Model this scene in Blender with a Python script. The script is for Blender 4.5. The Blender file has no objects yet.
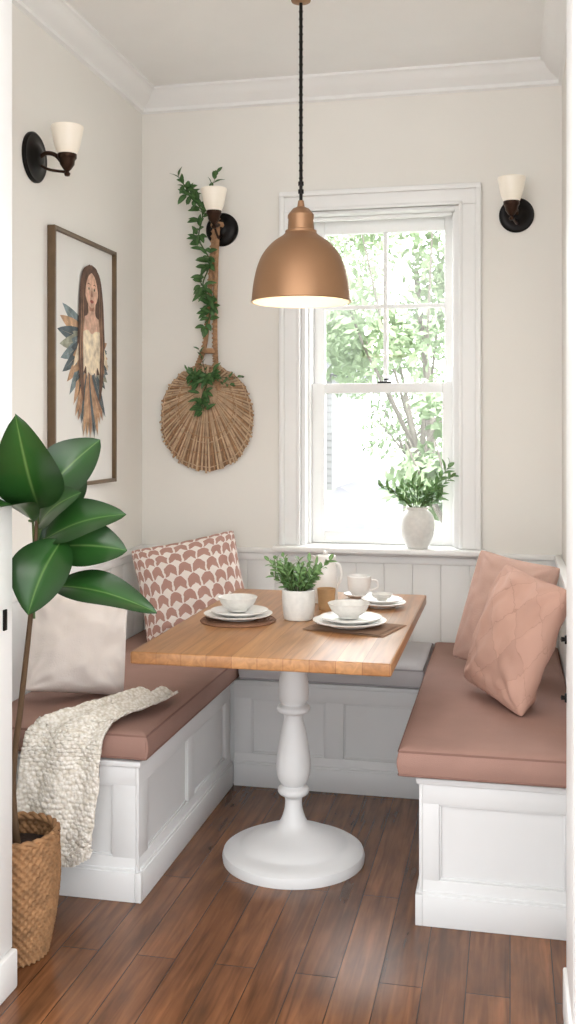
import bpy, bmesh, math, random
from math import sin, cos, pi, radians, sqrt
from mathutils import Vector, Matrix, noise
random.seed(7)

# ------------------------------------------------------------------ materials
def s2l(c):
    return tuple((x/255/12.92 if x/255<=0.04045 else ((x/255+0.055)/1.055)**2.4) for x in c)+(1,)

def mat(name, rgb, rough=0.6, metal=0.0, var=0.06, vscale=6.0, bump=0.0, bscale=60.0, emit=0.0, emitc=None, coat=0.0, sss=0.0, spec=0.5):
    m = bpy.data.materials.new(name); m.use_nodes = True
    nt = m.node_tree; b = nt.nodes['Principled BSDF']
    c = s2l(rgb)
    tc = nt.nodes.new('ShaderNodeTexCoord')
    n = nt.nodes.new('ShaderNodeTexNoise'); n.inputs['Scale'].default_value = vscale; n.inputs['Detail'].default_value = 4
    nt.links.new(tc.outputs['Object'], n.inputs['Vector'])
    r = nt.nodes.new('ShaderNodeValToRGB')
    r.color_ramp.elements[0].position = 0.3; r.color_ramp.elements[1].position = 0.7
    r.color_ramp.elements[0].color = tuple(max(0, x*(1-var)) for x in c[:3])+(1,)
    r.color_ramp.elements[1].color = tuple(min(1, x*(1+var)) for x in c[:3])+(1,)
    nt.links.new(n.outputs['Fac'], r.inputs['Fac']); nt.links.new(r.outputs['Color'], b.inputs['Base Color'])
    b.inputs['Roughness'].default_value = rough; b.inputs['Metallic'].default_value = metal
    b.inputs['Specular IOR Level'].default_value = spec
    if coat: b.inputs['Coat Weight'].default_value = coat
    if emit:
        b.inputs['Emission Color'].default_value = s2l(emitc or rgb); b.inputs['Emission Strength'].default_value = emit
    if bump:
        n2 = nt.nodes.new('ShaderNodeTexNoise'); n2.inputs['Scale'].default_value = bscale; n2.inputs['Detail'].default_value = 3
        nt.links.new(tc.outputs['Object'], n2.inputs['Vector'])
        bp = nt.nodes.new('ShaderNodeBump'); bp.inputs['Strength'].default_value = bump; bp.inputs['Distance'].default_value = 0.004
        nt.links.new(n2.outputs['Fac'], bp.inputs['Height']); nt.links.new(bp.outputs['Normal'], b.inputs['Normal'])
    return m

def wood_planks(name, c1, c2, cm, plank_w, plank_l, rough, mortar=0.002, grain=0.25, along='y', knots=0.0):
    m = bpy.data.materials.new(name); m.use_nodes = True
    nt = m.node_tree; b = nt.nodes['Principled BSDF']; L = nt.links.new
    tc = nt.nodes.new('ShaderNodeTexCoord')
    mp = nt.nodes.new('ShaderNodeMapping'); mp.inputs['Rotation'].default_value = (0, 0, pi/2 if along == 'y' else 0)
    L(tc.outputs['Object'], mp.inputs['Vector'])
    br = nt.nodes.new('ShaderNodeTexBrick'); br.offset = 0.37
    br.inputs['Scale'].default_value = 1; br.inputs['Brick Width'].default_value = plank_l; br.inputs['Row Height'].default_value = plank_w
    br.inputs['Mortar Size'].default_value = mortar; br.inputs['Mortar Smooth'].default_value = 0.3
    br.inputs['Color1'].default_value = s2l(c1); br.inputs['Color2'].default_value = s2l(c2); br.inputs['Mortar'].default_value = s2l(cm)
    L(mp.outputs['Vector'], br.inputs['Vector'])
    mp2 = nt.nodes.new('ShaderNodeMapping'); mp2.inputs['Scale'].default_value = (1.6, 24, 24)
    L(mp.outputs['Vector'], mp2.inputs['Vector'])
    n = nt.nodes.new('ShaderNodeTexNoise'); n.inputs['Scale'].default_value = 2.0; n.inputs['Detail'].default_value = 8; n.inputs['Distortion'].default_value = 0.9
    L(mp2.outputs['Vector'], n.inputs['Vector'])
    r = nt.nodes.new('ShaderNodeValToRGB'); r.color_ramp.elements[0].position = .3; r.color_ramp.elements[1].position = .72
    r.color_ramp.elements[0].color = (1-grain*2, 1-grain*2, 1-grain*2, 1); r.color_ramp.elements[1].color = (1+grain*.6,)*3+(1,)
    L(n.outputs['Fac'], r.inputs['Fac'])
    mx = nt.nodes.new('ShaderNodeMix'); mx.data_type = 'RGBA'; mx.blend_type = 'MULTIPLY'; mx.inputs['Factor'].default_value = 1
    L(br.outputs['Color'], mx.inputs['A']); L(r.outputs['Color'], mx.inputs['B'])
    out = mx.outputs['Result']
    if knots:
        mp3 = nt.nodes.new('ShaderNodeMapping'); mp3.inputs['Scale'].default_value = (3.0, 9, 9); L(mp.outputs['Vector'], mp3.inputs['Vector'])
        n3 = nt.nodes.new('ShaderNodeTexNoise'); n3.inputs['Scale'].default_value = 1.3; n3.inputs['Detail'].default_value = 4; L(mp3.outputs['Vector'], n3.inputs['Vector'])
        r3 = nt.nodes.new('ShaderNodeValToRGB'); r3.color_ramp.elements[0].position = .32; r3.color_ramp.elements[1].position = .62
        r3.color_ramp.elements[0].color = (1-knots,)*3+(1,); r3.color_ramp.elements[1].color = (1.12, 1.1, 1.08, 1)
        L(n3.outputs['Fac'], r3.inputs['Fac'])
        m3 = nt.nodes.new('ShaderNodeMix'); m3.data_type = 'RGBA'; m3.blend_type = 'MULTIPLY'; m3.inputs['Factor'].default_value = 1
        L(out, m3.inputs['A']); L(r3.outputs['Color'], m3.inputs['B']); out = m3.outputs['Result']
    L(out, b.inputs['Base Color'])
    b.inputs['Roughness'].default_value = rough
    bp = nt.nodes.new('ShaderNodeBump'); bp.inputs['Strength'].default_value = 0.2; bp.inputs['Distance'].default_value = 0.002
    bp.invert = True
    L(br.outputs['Fac'], bp.inputs['Height']); L(bp.outputs['Normal'], b.inputs['Normal'])
    return m

def uv_brick_mat(name, c1, cm, bw, rh, ms, rot=0, rough=.85, bump=0.0, offset=.5, smooth=.35, wob=.03):
    m = bpy.data.materials.new(name); m.use_nodes = True
    nt = m.node_tree; b = nt.nodes['Principled BSDF']; L = nt.links.new
    tc = nt.nodes.new('ShaderNodeTexCoord'); mp = nt.nodes.new('ShaderNodeMapping'); mp.inputs['Rotation'].default_value = (0, 0, rot)
    L(tc.outputs['UV'], mp.inputs['Vector'])
    n = nt.nodes.new('ShaderNodeTexNoise'); n.inputs['Scale'].default_value = 22
    L(tc.outputs['UV'], n.inputs['Vector'])
    mix = nt.nodes.new('ShaderNodeMix'); mix.data_type = 'VECTOR'; mix.inputs['Factor'].default_value = wob
    L(mp.outputs['Vector'], mix.inputs['A']); L(n.outputs['Color'], mix.inputs['B'])
    br = nt.nodes.new('ShaderNodeTexBrick'); br.offset = offset; br.inputs['Scale'].default_value = 1
    br.inputs['Brick Width'].default_value = bw; br.inputs['Row Height'].default_value = rh; br.inputs['Mortar Size'].default_value = ms
    br.inputs['Mortar Smooth'].default_value = smooth
    br.inputs['Color1'].default_value = s2l(c1); br.inputs['Color2'].default_value = s2l(tuple(min(255, x*1.06) for x in c1)); br.inputs['Mortar'].default_value = s2l(cm)
    L(mix.outputs['Result'], br.inputs['Vector']); L(br.outputs['Color'], b.inputs['Base Color'])
    b.inputs['Roughness'].default_value = rough
    if bump:
        bp = nt.nodes.new('ShaderNodeBump'); bp.inputs['Strength'].default_value = bump; bp.inputs['Distance'].default_value = 0.006; bp.invert = True
        L(br.outputs['Fac'], bp.inputs['Height']); L(bp.outputs['Normal'], b.inputs['Normal'])
    return m

def scallop_mat(name, c1, cm, n_across=8.5):
    """offset rows of printed arrow / scale shapes with pale outlines"""
    m = bpy.data.materials.new(name); m.use_nodes = True
    nt = m.node_tree; b = nt.nodes['Principled BSDF']; L = nt.links.new
    def mth(op, a, c=None):
        q = nt.nodes.new('ShaderNodeMath'); q.operation = op
        for i, x in enumerate((a, c)):
            if x is None: continue
            if isinstance(x, (int, float)): q.inputs[i].default_value = x
            else: L(x, q.inputs[i])
        return q.outputs[0]
    tc = nt.nodes.new('ShaderNodeTexCoord'); n = nt.nodes.new('ShaderNodeTexNoise'); n.inputs['Scale'].default_value = 20; L(tc.outputs['UV'], n.inputs['Vector'])
    mix = nt.nodes.new('ShaderNodeMix'); mix.data_type = 'VECTOR'; mix.inputs['Factor'].default_value = .03
    L(tc.outputs['UV'], mix.inputs['A']); L(n.outputs['Color'], mix.inputs['B'])
    sp = nt.nodes.new('ShaderNodeSeparateXYZ'); L(mix.outputs['Result'], sp.inputs[0])
    y = mth('MULTIPLY', sp.outputs['Y'], n_across*.92); row = mth('FLOOR', y); fy = mth('SUBTRACT', y, row)
    x = mth('ADD', mth('MULTIPLY', sp.outputs['X'], n_across), mth('MULTIPLY', mth('MODULO', row, 2.0), .5)); fx = mth('FRACT', x)
    dx = mth('ABSOLUTE', mth('SUBTRACT', fx, .5))
    d1 = mth('ADD', mth('MULTIPLY', mth('MULTIPLY', dx, dx), 2.0), fy)
    top = mth('LESS_THAN', d1, .95); bot = mth('GREATER_THAN', mth('ADD', fy, mth('MULTIPLY', dx, .8)), .30); sd = mth('LESS_THAN', dx, .43)
    fac = mth('MULTIPLY', mth('MULTIPLY', top, bot), sd)
    mx = nt.nodes.new('ShaderNodeMix'); mx.data_type = 'RGBA'; mx.inputs['A'].default_value = s2l(cm); mx.inputs['B'].default_value = s2l(c1)
    L(fac, mx.inputs['Factor']); L(mx.outputs['Result'], b.inputs['Base Color']); b.inputs['Roughness'].default_value = .9
    return m

def leaf_mat(name, dark, light, rib, rough=.35):
    m = bpy.data.materials.new(name); m.use_nodes = True
    nt = m.node_tree; b = nt.nodes['Principled BSDF']; L = nt.links.new
    tc = nt.nodes.new('ShaderNodeTexCoord'); sp = nt.nodes.new('ShaderNodeSeparateXYZ'); L(tc.outputs['UV'], sp.inputs[0])
    a = nt.nodes.new('ShaderNodeMath'); a.operation = 'SUBTRACT'; a.inputs[1].default_value = .5; L(sp.outputs['X'], a.inputs[0])
    ab = nt.nodes.new('ShaderNodeMath'); ab.operation = 'ABSOLUTE'; L(a.outputs[0], ab.inputs[0])
    r = nt.nodes.new('ShaderNodeValToRGB'); e = r.color_ramp.elements
    e[0].position = 0.0; e[0].color = s2l(rib); e[1].position = .5; e[1].color = s2l(dark)
    x = e.new(0.03); x.color = s2l(light)
    L(ab.outputs[0], r.inputs['Fac'])
    n = nt.nodes.new('ShaderNodeTexNoise'); n.inputs['Scale'].default_value = 5; L(tc.outputs['Object'], n.inputs['Vector'])
    mx = nt.nodes.new('ShaderNodeMix'); mx.data_type = 'RGBA'; mx.inputs['B'].default_value = s2l(light)
    mm = nt.nodes.new('ShaderNodeMath'); mm.operation = 'MULTIPLY'; mm.inputs[1].default_value = .5; L(n.outputs['Fac'], mm.inputs[0])
    L(mm.outputs[0], mx.inputs['Factor']); L(r.outputs['Color'], mx.inputs['A']); L(mx.outputs['Result'], b.inputs['Base Color'])
    b.inputs['Roughness'].default_value = rough
    return m

# ------------------------------------------------------------------ mesh builder
class B:
    def __init__(s): s.v = []; s.f = []; s.mi = []; s.uv = []; s.mats = []
    def m(s, mt):
        if mt not in s.mats: s.mats.append(mt)
        return s.mats.index(mt)
    def add(s, vs, fs, mt, M=None, uvs=None):
        o = len(s.v); i = s.m(mt)
        s.v += [(M @ Vector(v)) if M else Vector(v) for v in vs]
        for k, f in enumerate(fs):
            s.f.append([o+j for j in f]); s.mi.append(i)
            s.uv.append([uvs[j] for j in f] if uvs else [(0.5, 0.5)]*len(f))
        return s
    def box(s, x0, x1, y0, y1, z0, z1, mt, bev=0.0, seg=2, M=None):
        bm = bmesh.new()
        bmesh.ops.create_cube(bm, size=1)
        for v in bm.verts:
            v.co = Vector(((x0+x1)/2+v.co.x*(x1-x0), (y0+y1)/2+v.co.y*(y1-y0), (z0+z1)/2+v.co.z*(z1-z0)))
        if bev: bmesh.ops.bevel(bm, geom=bm.edges[:], offset=bev, segments=seg, profile=.5, affect='EDGES')
        bm.verts.index_update()
        s.add([v.co.copy() for v in bm.verts], [[v.index for v in f.verts] for f in bm.faces], mt, M); bm.free(); return s
    def lathe(s, prof, loc, mt, seg=40, M=None):
        vs = []; rings = []
        for r, z in prof:
            if r < 1e-5: rings.append([len(vs)]); vs.append((loc[0], loc[1], loc[2]+z))
            else:
                rings.append(list(range(len(vs), len(vs)+seg)))
                for i in range(seg): vs.append((loc[0]+r*cos(2*pi*i/seg), loc[1]+r*sin(2*pi*i/seg), loc[2]+z))
        fs = []
        for a, b in zip(rings, rings[1:]):
            for i in range(seg):
                j = (i+1) % seg
                if len(a) == 1 and len(b) == 1: continue
                if len(a) == 1: fs.append([a[0], b[j], b[i]])
                elif len(b) == 1: fs.append([a[i], a[j], b[0]])
                else: fs.append([a[i], a[j], b[j], b[i]])
        return s.add(vs, fs, mt, M)
    def tube(s, pts, rad, mt, seg=10, M=None, cap=True):
        pts = [Vector(p) for p in pts]; n = len(pts)
        if not isinstance(rad, (list, tuple)): rad = [rad]*n
        vs = []; fs = []; up = None
        for i, p in enumerate(pts):
            t = (pts[min(i+1, n-1)]-pts[max(i-1, 0)]).normalized()
            if up is None:
                up = t.cross(Vector((0, 0, 1)) if abs(t.z) < .9 else Vector((1, 0, 0))).normalized()
            else: up = (up-t*up.dot(t)).normalized()
            w = t.cross(up)
            for k in range(seg):
                a = 2*pi*k/seg; vs.append(p+(up*cos(a)+w*sin(a))*rad[i])
        for i in range(n-1):
            for k in range(seg):
                fs.append([i*seg+k, i*seg+(k+1) % seg, (i+1)*seg+(k+1) % seg, (i+1)*seg+k])
        if cap: fs.append(list(range(seg))[::-1]); fs.append([(n-1)*seg+k for k in range(seg)])
        return s.add(vs, fs, mt, M)
    def grid(s, fn, nu, nv, mt, M=None):
        vs = []; uv = []
        for j in range(nv+1):
            for i in range(nu+1):
                u = i/nu; v = j/nv; vs.append(fn(u, v)); uv.append((u, v))
        fs = [[j*(nu+1)+i, j*(nu+1)+i+1, (j+1)*(nu+1)+i+1, (j+1)*(nu+1)+i] for j in range(nv) for i in range(nu)]
        return s.add(vs, fs, mt, M, uv)
    def leaf(s, base, tip, width, mt, normal=(0, -1, .5), droop=.1, fold=.15, nl=10, nw=4, shape=.8):
        base = Vector(base); tip = Vector(tip); d = tip-base; Ln = d.length; t = d.normalized()
        nrm = Vector(normal); nrm = (nrm-t*nrm.dot(t)).normalized(); side = t.cross(nrm)
        def fn(u, v):
            w = width*.5*(sin(pi*min(1, v**shape))**.75 if 0 < v < 1 else 0.0)
            q = (u-.5)*2
            wav = .03*Ln*sin(v*9+q*2)*abs(q)
            return base+t*(v*Ln)+nrm*(sin(v*pi)*droop*Ln+abs(q)*w*fold*2+wav*.4)+side*(q*w)
        return s.grid(fn, nw, nl, mt)
    def finish(s, name, origin=None, sharp=35, weld=False):
        me = bpy.data.meshes.new(name)
        if origin is None: origin = (0, 0, 0)
        o = Vector(origin)
        me.from_pydata([tuple(v-o) for v in s.v], [], s.f)
        for mt in s.mats: me.materials.append(mt)
        ul = me.uv_layers.new(name='UVMap')
        for p, i, us in zip(me.polygons, s.mi, s.uv):
            p.material_index = i; p.use_smooth = True
            for li, q in zip(p.loop_indices, us): ul.data[li].uv = q
        bm = bmesh.new(); bm.from_mesh(me)
        if weld: bmesh.ops.remove_doubles(bm, verts=bm.verts[:], dist=1e-5)
        bmesh.ops.recalc_face_normals(bm, faces=bm.faces[:]); bm.to_mesh(me); bm.free()
        me.set_sharp_from_angle(angle=radians(sharp))
        ob = bpy.data.objects.new(name, me); ob.location = o
        bpy.context.scene.collection.objects.link(ob)
        return ob

def smooth_path(pts, n=8):
    pts = [Vector(p) for p in pts]; out = []
    P = [pts[0]*2-pts[1]]+pts+[pts[-1]*2-pts[-2]]
    for i in range(1, len(P)-2):
        for k in range(n):
            t = k/n; a, b, c, d = P[i-1], P[i], P[i+1], P[i+2]
            out.append(.5*((2*b)+(c-a)*t+(2*a-5*b+4*c-d)*t*t+(3*b-3*c+d-a)*t**3))
    out.append(pts[-1]); return out

def smooth_prof(pts, n=5):
    return [(max(0, p.x), p.y) for p in smooth_path([(a, b, 0) for a, b in pts], n)]

# ------------------------------------------------------------------ palette
M_wall = mat('wall_cream_paint', (236, 233, 226), .85, var=.012, vscale=3, bump=.05, bscale=180)
M_ceil = mat('ceiling_paint', (246, 246, 244), .9, var=.01)
M_trim = mat('trim_white_gloss', (242, 242, 240), .4, var=.01)
M_wains = mat('wainscot_paint', (230, 230, 227), .5, var=.012)
M_bench = mat('bench_paint', (222, 223, 223), .42, var=.015)
M_floor = wood_planks('floor_oak', (138, 91, 58), (114, 74, 47), (62, 38, 24), .105, 1.25, .25, .0015, .24, knots=.36)
M_table = wood_planks('butcher_block', (184, 136, 90), (168, 118, 74), (132, 86, 52), .07, 1.6, .33, .0008, .16)
M_cush = mat('cushion_fabric', (158, 124, 112), .85, var=.05, vscale=9, bump=.3, bscale=420)
M_pipe = mat('cushion_piping', (136, 103, 92), .9)
M_cush_sheen = mat('cushion_painted_sheen', (190, 188, 190), .8, var=.04, vscale=9, bump=.3, bscale=420)  # cushion fabric with its reflected light painted in as grey
M_pipe_sheen = mat('piping_painted_sheen', (160, 158, 160), .9)  # piping greyed to go with the painted-in sheen
M_black = mat('blackened_metal', (22, 19, 18), .4, metal=.7)
M_bronze = mat('bronze_metal', (58, 40, 30), .4, metal=.8)
M_glassw = mat('opal_glass', (240, 232, 218), .3, var=.01, emit=.10, emitc=(255, 240, 215))
M_copper = mat('brushed_copper', (158, 121, 90), .45, metal=.65, var=.04, vscale=3)
M_shadein = mat('shade_inner_enamel', (250, 238, 215), .6, emit=.08, emitc=(255, 225, 180))
M_bulb = mat('bulb_glow', (255, 240, 215), .4, emit=4, emitc=(255, 220, 170))
M_cer = mat('ceramic_white', (236, 234, 230), .35, var=.03, vscale=30, coat=.3)
M_cerg = mat('ceramic_speckled', (222, 220, 214), .5, var=.06, vscale=60)
M_mat_ = mat('woven_placemat', (134, 96, 72), .9, var=.15, vscale=60, bump=.8, bscale=300)
M_linen = mat('linen_napkin', (150, 120, 98), .9, var=.12, vscale=50, bump=.6, bscale=300)
M_wcup = mat('wood_cup', (194, 156, 112), .6, var=.1, vscale=20)
M_wicker = mat('wicker', (150, 112, 76), .8, var=.3, vscale=40, bump=.5, bscale=200)
M_straw = mat('fan_straw', (200, 172, 142), .85, var=.2, vscale=30, bump=.4, bscale=200)
M_strawd = mat('fan_straw_dark', (150, 119, 92), .85, var=.25, vscale=30)
M_rope = mat('jute_strap', (176, 138, 104), .9, var=.2, vscale=60, bump=.8, bscale=260)
M_soil = mat('soil', (45, 32, 24), .95, var=.3, vscale=40, bump=1, bscale=80)
M_stem = mat('plant_stem', (92, 70, 48), .7, var=.2)
M_gstem = mat('green_stem', (74, 96, 48), .6)
M_leafbig = leaf_mat('rubber_leaf', (18, 43, 18), (42, 84, 34), (108, 140, 78), .28)
M_leafs = leaf_mat('herb_leaf', (72, 108, 62), (116, 152, 92), (140, 175, 120), .5)
M_leafd = leaf_mat('garland_leaf', (44, 76, 40), (80, 118, 64), (100, 140, 80), .5)
M_pw = mat('pillow_linen', (230, 221, 214), .9, var=.03, bump=.35, bscale=260)
M_pat = scallop_mat('pillow_block_print', (184, 144, 132), (238, 229, 222), 11.5)
M_quilt = uv_brick_mat('pillow_stitched', (188, 150, 134), (180, 142, 126), .17, .17, .004, rot=.78, bump=.2, offset=0, smooth=1, wob=.05)
M_pink = mat('pillow_pink', (198, 164, 150), .9, var=.04, bump=.35, bscale=260)
M_frame = mat('frame_walnut', (104, 84, 60), .4, var=.15, vscale=20)
M_paper = mat('art_paper', (226, 224, 218), .8, var=.01)

def knit_mat():
    m = bpy.data.materials.new('chunky_knit'); m.use_nodes = True; nt = m.node_tree; b = nt.nodes['Principled BSDF']; L = nt.links.new
    tc = nt.nodes.new('ShaderNodeTexCoord'); v = nt.nodes.new('ShaderNodeTexVoronoi'); v.inputs['Scale'].default_value = 95
    L(tc.outputs['Object'], v.inputs['Vector'])
    r = nt.nodes.new('ShaderNodeValToRGB'); r.color_ramp.elements[0].color = s2l((248, 244, 236)); r.color_ramp.elements[1].color = s2l((218, 210, 195)); r.color_ramp.elements[0].position = .25; r.color_ramp.elements[1].position = .8
    L(v.outputs['Distance'], r.inputs['Fac']); L(r.outputs['Color'], b.inputs['Base Color']); b.inputs['Roughness'].default_value = .95
    bp = nt.nodes.new('ShaderNodeBump'); bp.invert = True; bp.inputs['Strength'].default_value = .7; bp.inputs['Distance'].default_value = .005
    L(v.outputs['Distance'], bp.inputs['Height']); L(bp.outputs['Normal'], b.inputs['Normal']); return m
M_throw = knit_mat()

# ------------------------------------------------------------------ room shell
XL, XR, YB, ZC = -1.582, .204, 4.25, 2.84
B().box(-3.4, 2.4, -2.0, 4.44, -.06, 0, M_floor).finish('floor')
B().box(-3.4, 2.4, -2.0, 4.44, ZC, ZC+.08, M_ceil).finish('ceiling')
wx0, wx1, wz0, wz1 = -.868, -.205, .872, 2.285
b = B()
b.box(XL-.15, wx0, YB, 4.44, 0, ZC, M_wall); b.box(wx1, XR+.15, YB, 4.44, 0, ZC, M_wall)
b.box(wx0, wx1, YB, 4.44, 0, wz0-.012, M_wall); b.box(wx0, wx1, YB, 4.44, wz1, ZC, M_wall)
b.finish('wall_back')
B().box(XL-.15, XL, 2.28, YB, 0, ZC, M_wall).finish('wall_left')
B().box(XR, XR+.15, 2.45, YB, 0, ZC, M_wall).finish('wall_right')
b = B(); b.box(-3.3, -1.200, 2.13, 2.28, 0, ZC, M_wall); b.finish('wall_partition_left')
b = B(); b.box(.140, 2.3, 2.2, 2.45, 0, ZC, M_wall); b.finish('wall_partition_right')
b = B()
b.box(-1.215, -1.184, 2.12, 2.285, .10, ZC, M_trim, .003); b.box(-1.32, -1.188, 2.105, 2.129, .10, ZC, M_trim, .004)
b.box(-1.186, -1.180, 2.175, 2.205, .10, ZC, M_trim, .003)
b.box(-1.33, -1.174, 2.095, 2.295, 0, .095, M_trim, .006)
b.box(-1.184, -1.179, 2.235, 2.250, .88, .93, M_black, .001)
b.finish('trim_1')
b = B()
b.box(.128, .15, 2.19, 2.455, .11, ZC, M_trim, .003); b.box(.13, .25, 2.175, 2.199, .11, ZC, M_trim, .004)
b.box(.120, .15, 2.185, 2.46, 0, .11, M_trim, .005)
for z in (.74, .875):
    b.box(.1235, .129, 2.438, 2.45, z-.010, z+.010, M_black, .0015); b.lathe([(0, 0), (.005, 0), (.006, .008), (0, .010)], (0, 0, 0), M_black, 12, Matrix.Translation((.124, 2.444, z)) @ Matrix.Rotation(-pi/2, 4, 'Y'))
b.finish('trim_2')
cp = [(0, 0), (.085, 0), (.085, .010), (.072, .016), (.064, .032), (.046, .050), (.026, .062), (.014, .072), (.014, .086), (0, .092)]
def prism(b, prof, to, p0, p1, mt):
    n = len(prof); vs = [to(o, d, p0) for o, d in prof]+[to(o, d, p1) for o, d in prof]
    fs = [[i, (i+1) % n, n+(i+1) % n, n+i] for i in range(n)]+[list(range(n)), list(range(n, 2*n))[::-1]]
    b.add(vs, fs, mt)
b = B()
prism(b, cp, lambda o, d, p: (XL+o, p, ZC-d), 2.281, YB, M_trim)
prism(b, cp, lambda o, d, p: (p, YB-o, ZC-d), XL, XR, M_trim)
prism(b, cp, lambda o, d, p: (XR-o, p, ZC-d), 2.451, YB, M_trim)
b.finish('trim_3', sharp=50)
b = B(); zc = .835
def boards(a0, a1, n, f):
    w = (a1-a0)/n
    for i in range(n): f(a0+i*w+.0005, a0+(i+1)*w-.0005)
boards(XL+.012, XR-.012, 15, lambda p, q: b.box(p, q, YB-.012, YB-.0005, 0.0, zc, M_wains, .0025))
boards(2.285, YB-.012, 16, lambda p, q: b.box(XL+.0005, XL+.012, p, q, 0.0, zc, M_wains, .0025))
boards(2.455, YB-.012, 15, lambda p, q: b.box(XR-.012, XR-.0005, p, q, 0.0, zc, M_wains, .0025))
b.box(XL, XR, YB-.03, YB-.0005, zc, zc+.022, M_trim, .005); b.box(XL, XR, YB-.02, YB-.0005, zc-.03, zc, M_trim, .003)
b.box(XL+.0005, XL+.03, 2.285, YB, zc, zc+.022, M_trim, .005); b.box(XL+.0005, XL+.02, 2.285, YB, zc-.03, zc, M_trim, .003)
b.box(XR-.03, XR-.0005, 2.455, YB, zc, zc+.022, M_trim, .005); b.box(XR-.02, XR-.0005, 2.455, YB, zc-.03, zc, M_trim, .003)
b.finish('trim_4')

# ------------------------------------------------------------------ window
b = B(); cw = .088
for x0, x1 in ((wx0-cw, wx0), (wx1, wx1+cw)):
    b.box(x0, x1, YB-.018, YB-.0005, wz0, wz1+.0, M_trim, .004)
b.box(wx0-cw, wx1+cw, YB-.018, YB-.0005, wz1, wz1+.08, M_trim, .004)
b.box(wx0-cw-.002, wx0-cw+.02, YB-.032, YB-.0005, wz0, wz1+.082, M_trim, .005)
b.box(wx1+cw-.02, wx1+cw+.002, YB-.032, YB-.0005, wz0, wz1+.082, M_trim, .005)
b.box(wx0-cw-.002, wx1+cw+.002, YB-.034, YB-.0005, wz1+.062, wz1+.084, M_trim, .005)
b.box(wx0-.014, wx0, YB-.025, YB-.0005, wz0, wz1+.01, M_trim, .003); b.box(wx1, wx1+.014, YB-.025, YB-.0005, wz0, wz1+.01, M_trim, .003)
b.box(wx0-.014, wx1+.014, YB-.025, YB-.0005, wz1, wz1+.014, M_trim, .003)
b.finish('trim_5')
b = B()
b.box(wx0-cw-.02, wx1+cw+.02, YB-.085, YB-.0345, wz0-.022, wz0, M_trim, .006)
b.box(wx0-cw-.02, wx1+cw+.02, YB-.0345, YB-.0005, wz0-.022, wz0-.0005, M_trim)
b.box(wx0+.001, wx1-.001, YB-.01, 4.44, wz0-.012, wz0, M_trim)
b.finish('window_sill', (wx0, YB, wz0))
b = B()
b.box(wx0+.0005, wx0+.018, YB+.001, 4.44, wz0+.001, wz1-.0005, M_trim); b.box(wx1-.018, wx1-.0005, YB+.001, 4.44, wz0+.001, wz1-.0005, M_trim)
b.box(wx0+.0182, wx1-.0182, YB+.001, 4.44, wz1-.012, wz1-.0005, M_trim)
b.box(wx0+.0182, wx0+.03, YB+.06, YB+.083, wz0+.001, wz1-.0125, M_trim, .002); b.box(wx1-.03, wx1-.0182, YB+.06, YB+.083, wz0+.001, wz1-.0125, M_trim, .002)
b.box(wx0+.0305, wx1-.0305, YB+.06, YB+.083, wz1-.028, wz1-.0125, M_trim, .002)
def sash(x0, x1, z0, z1, y0, y1, st, top, bot):
    b.box(x0, x0+st, y0, y1, z0, z1, M_trim, .003); b.box(x1-st, x1, y0, y1, z0, z1, M_trim, .003)
    b.box(x0+st, x1-st, y0, y1, z1-top, z1, M_trim, .003); b.box(x0+st, x1-st, y0, y1, z0, z0+bot, M_trim, .003)
sx0, sx1 = wx0+.02, wx1-.0185
sash(sx0+.012, sx1, 1.52, wz1-.013, YB+.124, YB+.156, .048, .062, .04)
sash(sx0+.012, sx1, wz0+.002, 1.56, YB+.086, YB+.12, .055, .042, .055)
b.box(sx0-.001, sx0+.0118, YB+.0835, YB+.16, wz0+.001, wz1-.0125, M_trim)
mxc = (sx0+sx1)/2+.012
b.box(mxc-.009, mxc+.009, YB+.126, YB+.15, 1.56, wz1-.075, M_trim, .002)
b.box(sx0+.055, sx1-.045, YB+.127, YB+.149, 1.882, 1.9, M_trim, .002)
b.box(mxc-.03, mxc+.03, YB+.09, YB+.11, 1.56, 1.568, M_black, .002); b.tube([(mxc, YB+.09, 1.575), (mxc+.028, YB+.08, 1.577)], .004, M_black)
gm = bpy.data.materials.new('window_glass'); gm.use_nodes = True; nt = gm.node_tree; nt.nodes.clear()
o = nt.nodes.new('ShaderNodeOutputMaterial'); tr = nt.nodes.new('ShaderNodeBsdfTransparent'); gl = nt.nodes.new('ShaderNodeBsdfGlossy'); gl.inputs['Roughness'].default_value = .02
mxs = nt.nodes.new('ShaderNodeMixShader'); mxs.inputs[0].default_value = .05
nt.links.new(tr.outputs[0], mxs.inputs[1]); nt.links.new(gl.outputs[0], mxs.inputs[2]); nt.links.new(mxs.outputs[0], o.inputs[0])
b.add([(sx0+.05, YB+.14, 1.55), (sx1-.04, YB+.14, 1.55), (sx1-.04, YB+.14, wz1-.06), (sx0+.05, YB+.14, wz1-.06)], [[0, 1, 2, 3]], gm)
b.add([(sx0+.05, YB+.103, wz0+.05), (sx1-.04, YB+.103, wz0+.05), (sx1-.04, YB+.103, 1.525), (sx0+.05, YB+.103, 1.525)], [[0, 1, 2, 3]], gm)
b.finish('window_1')

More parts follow.
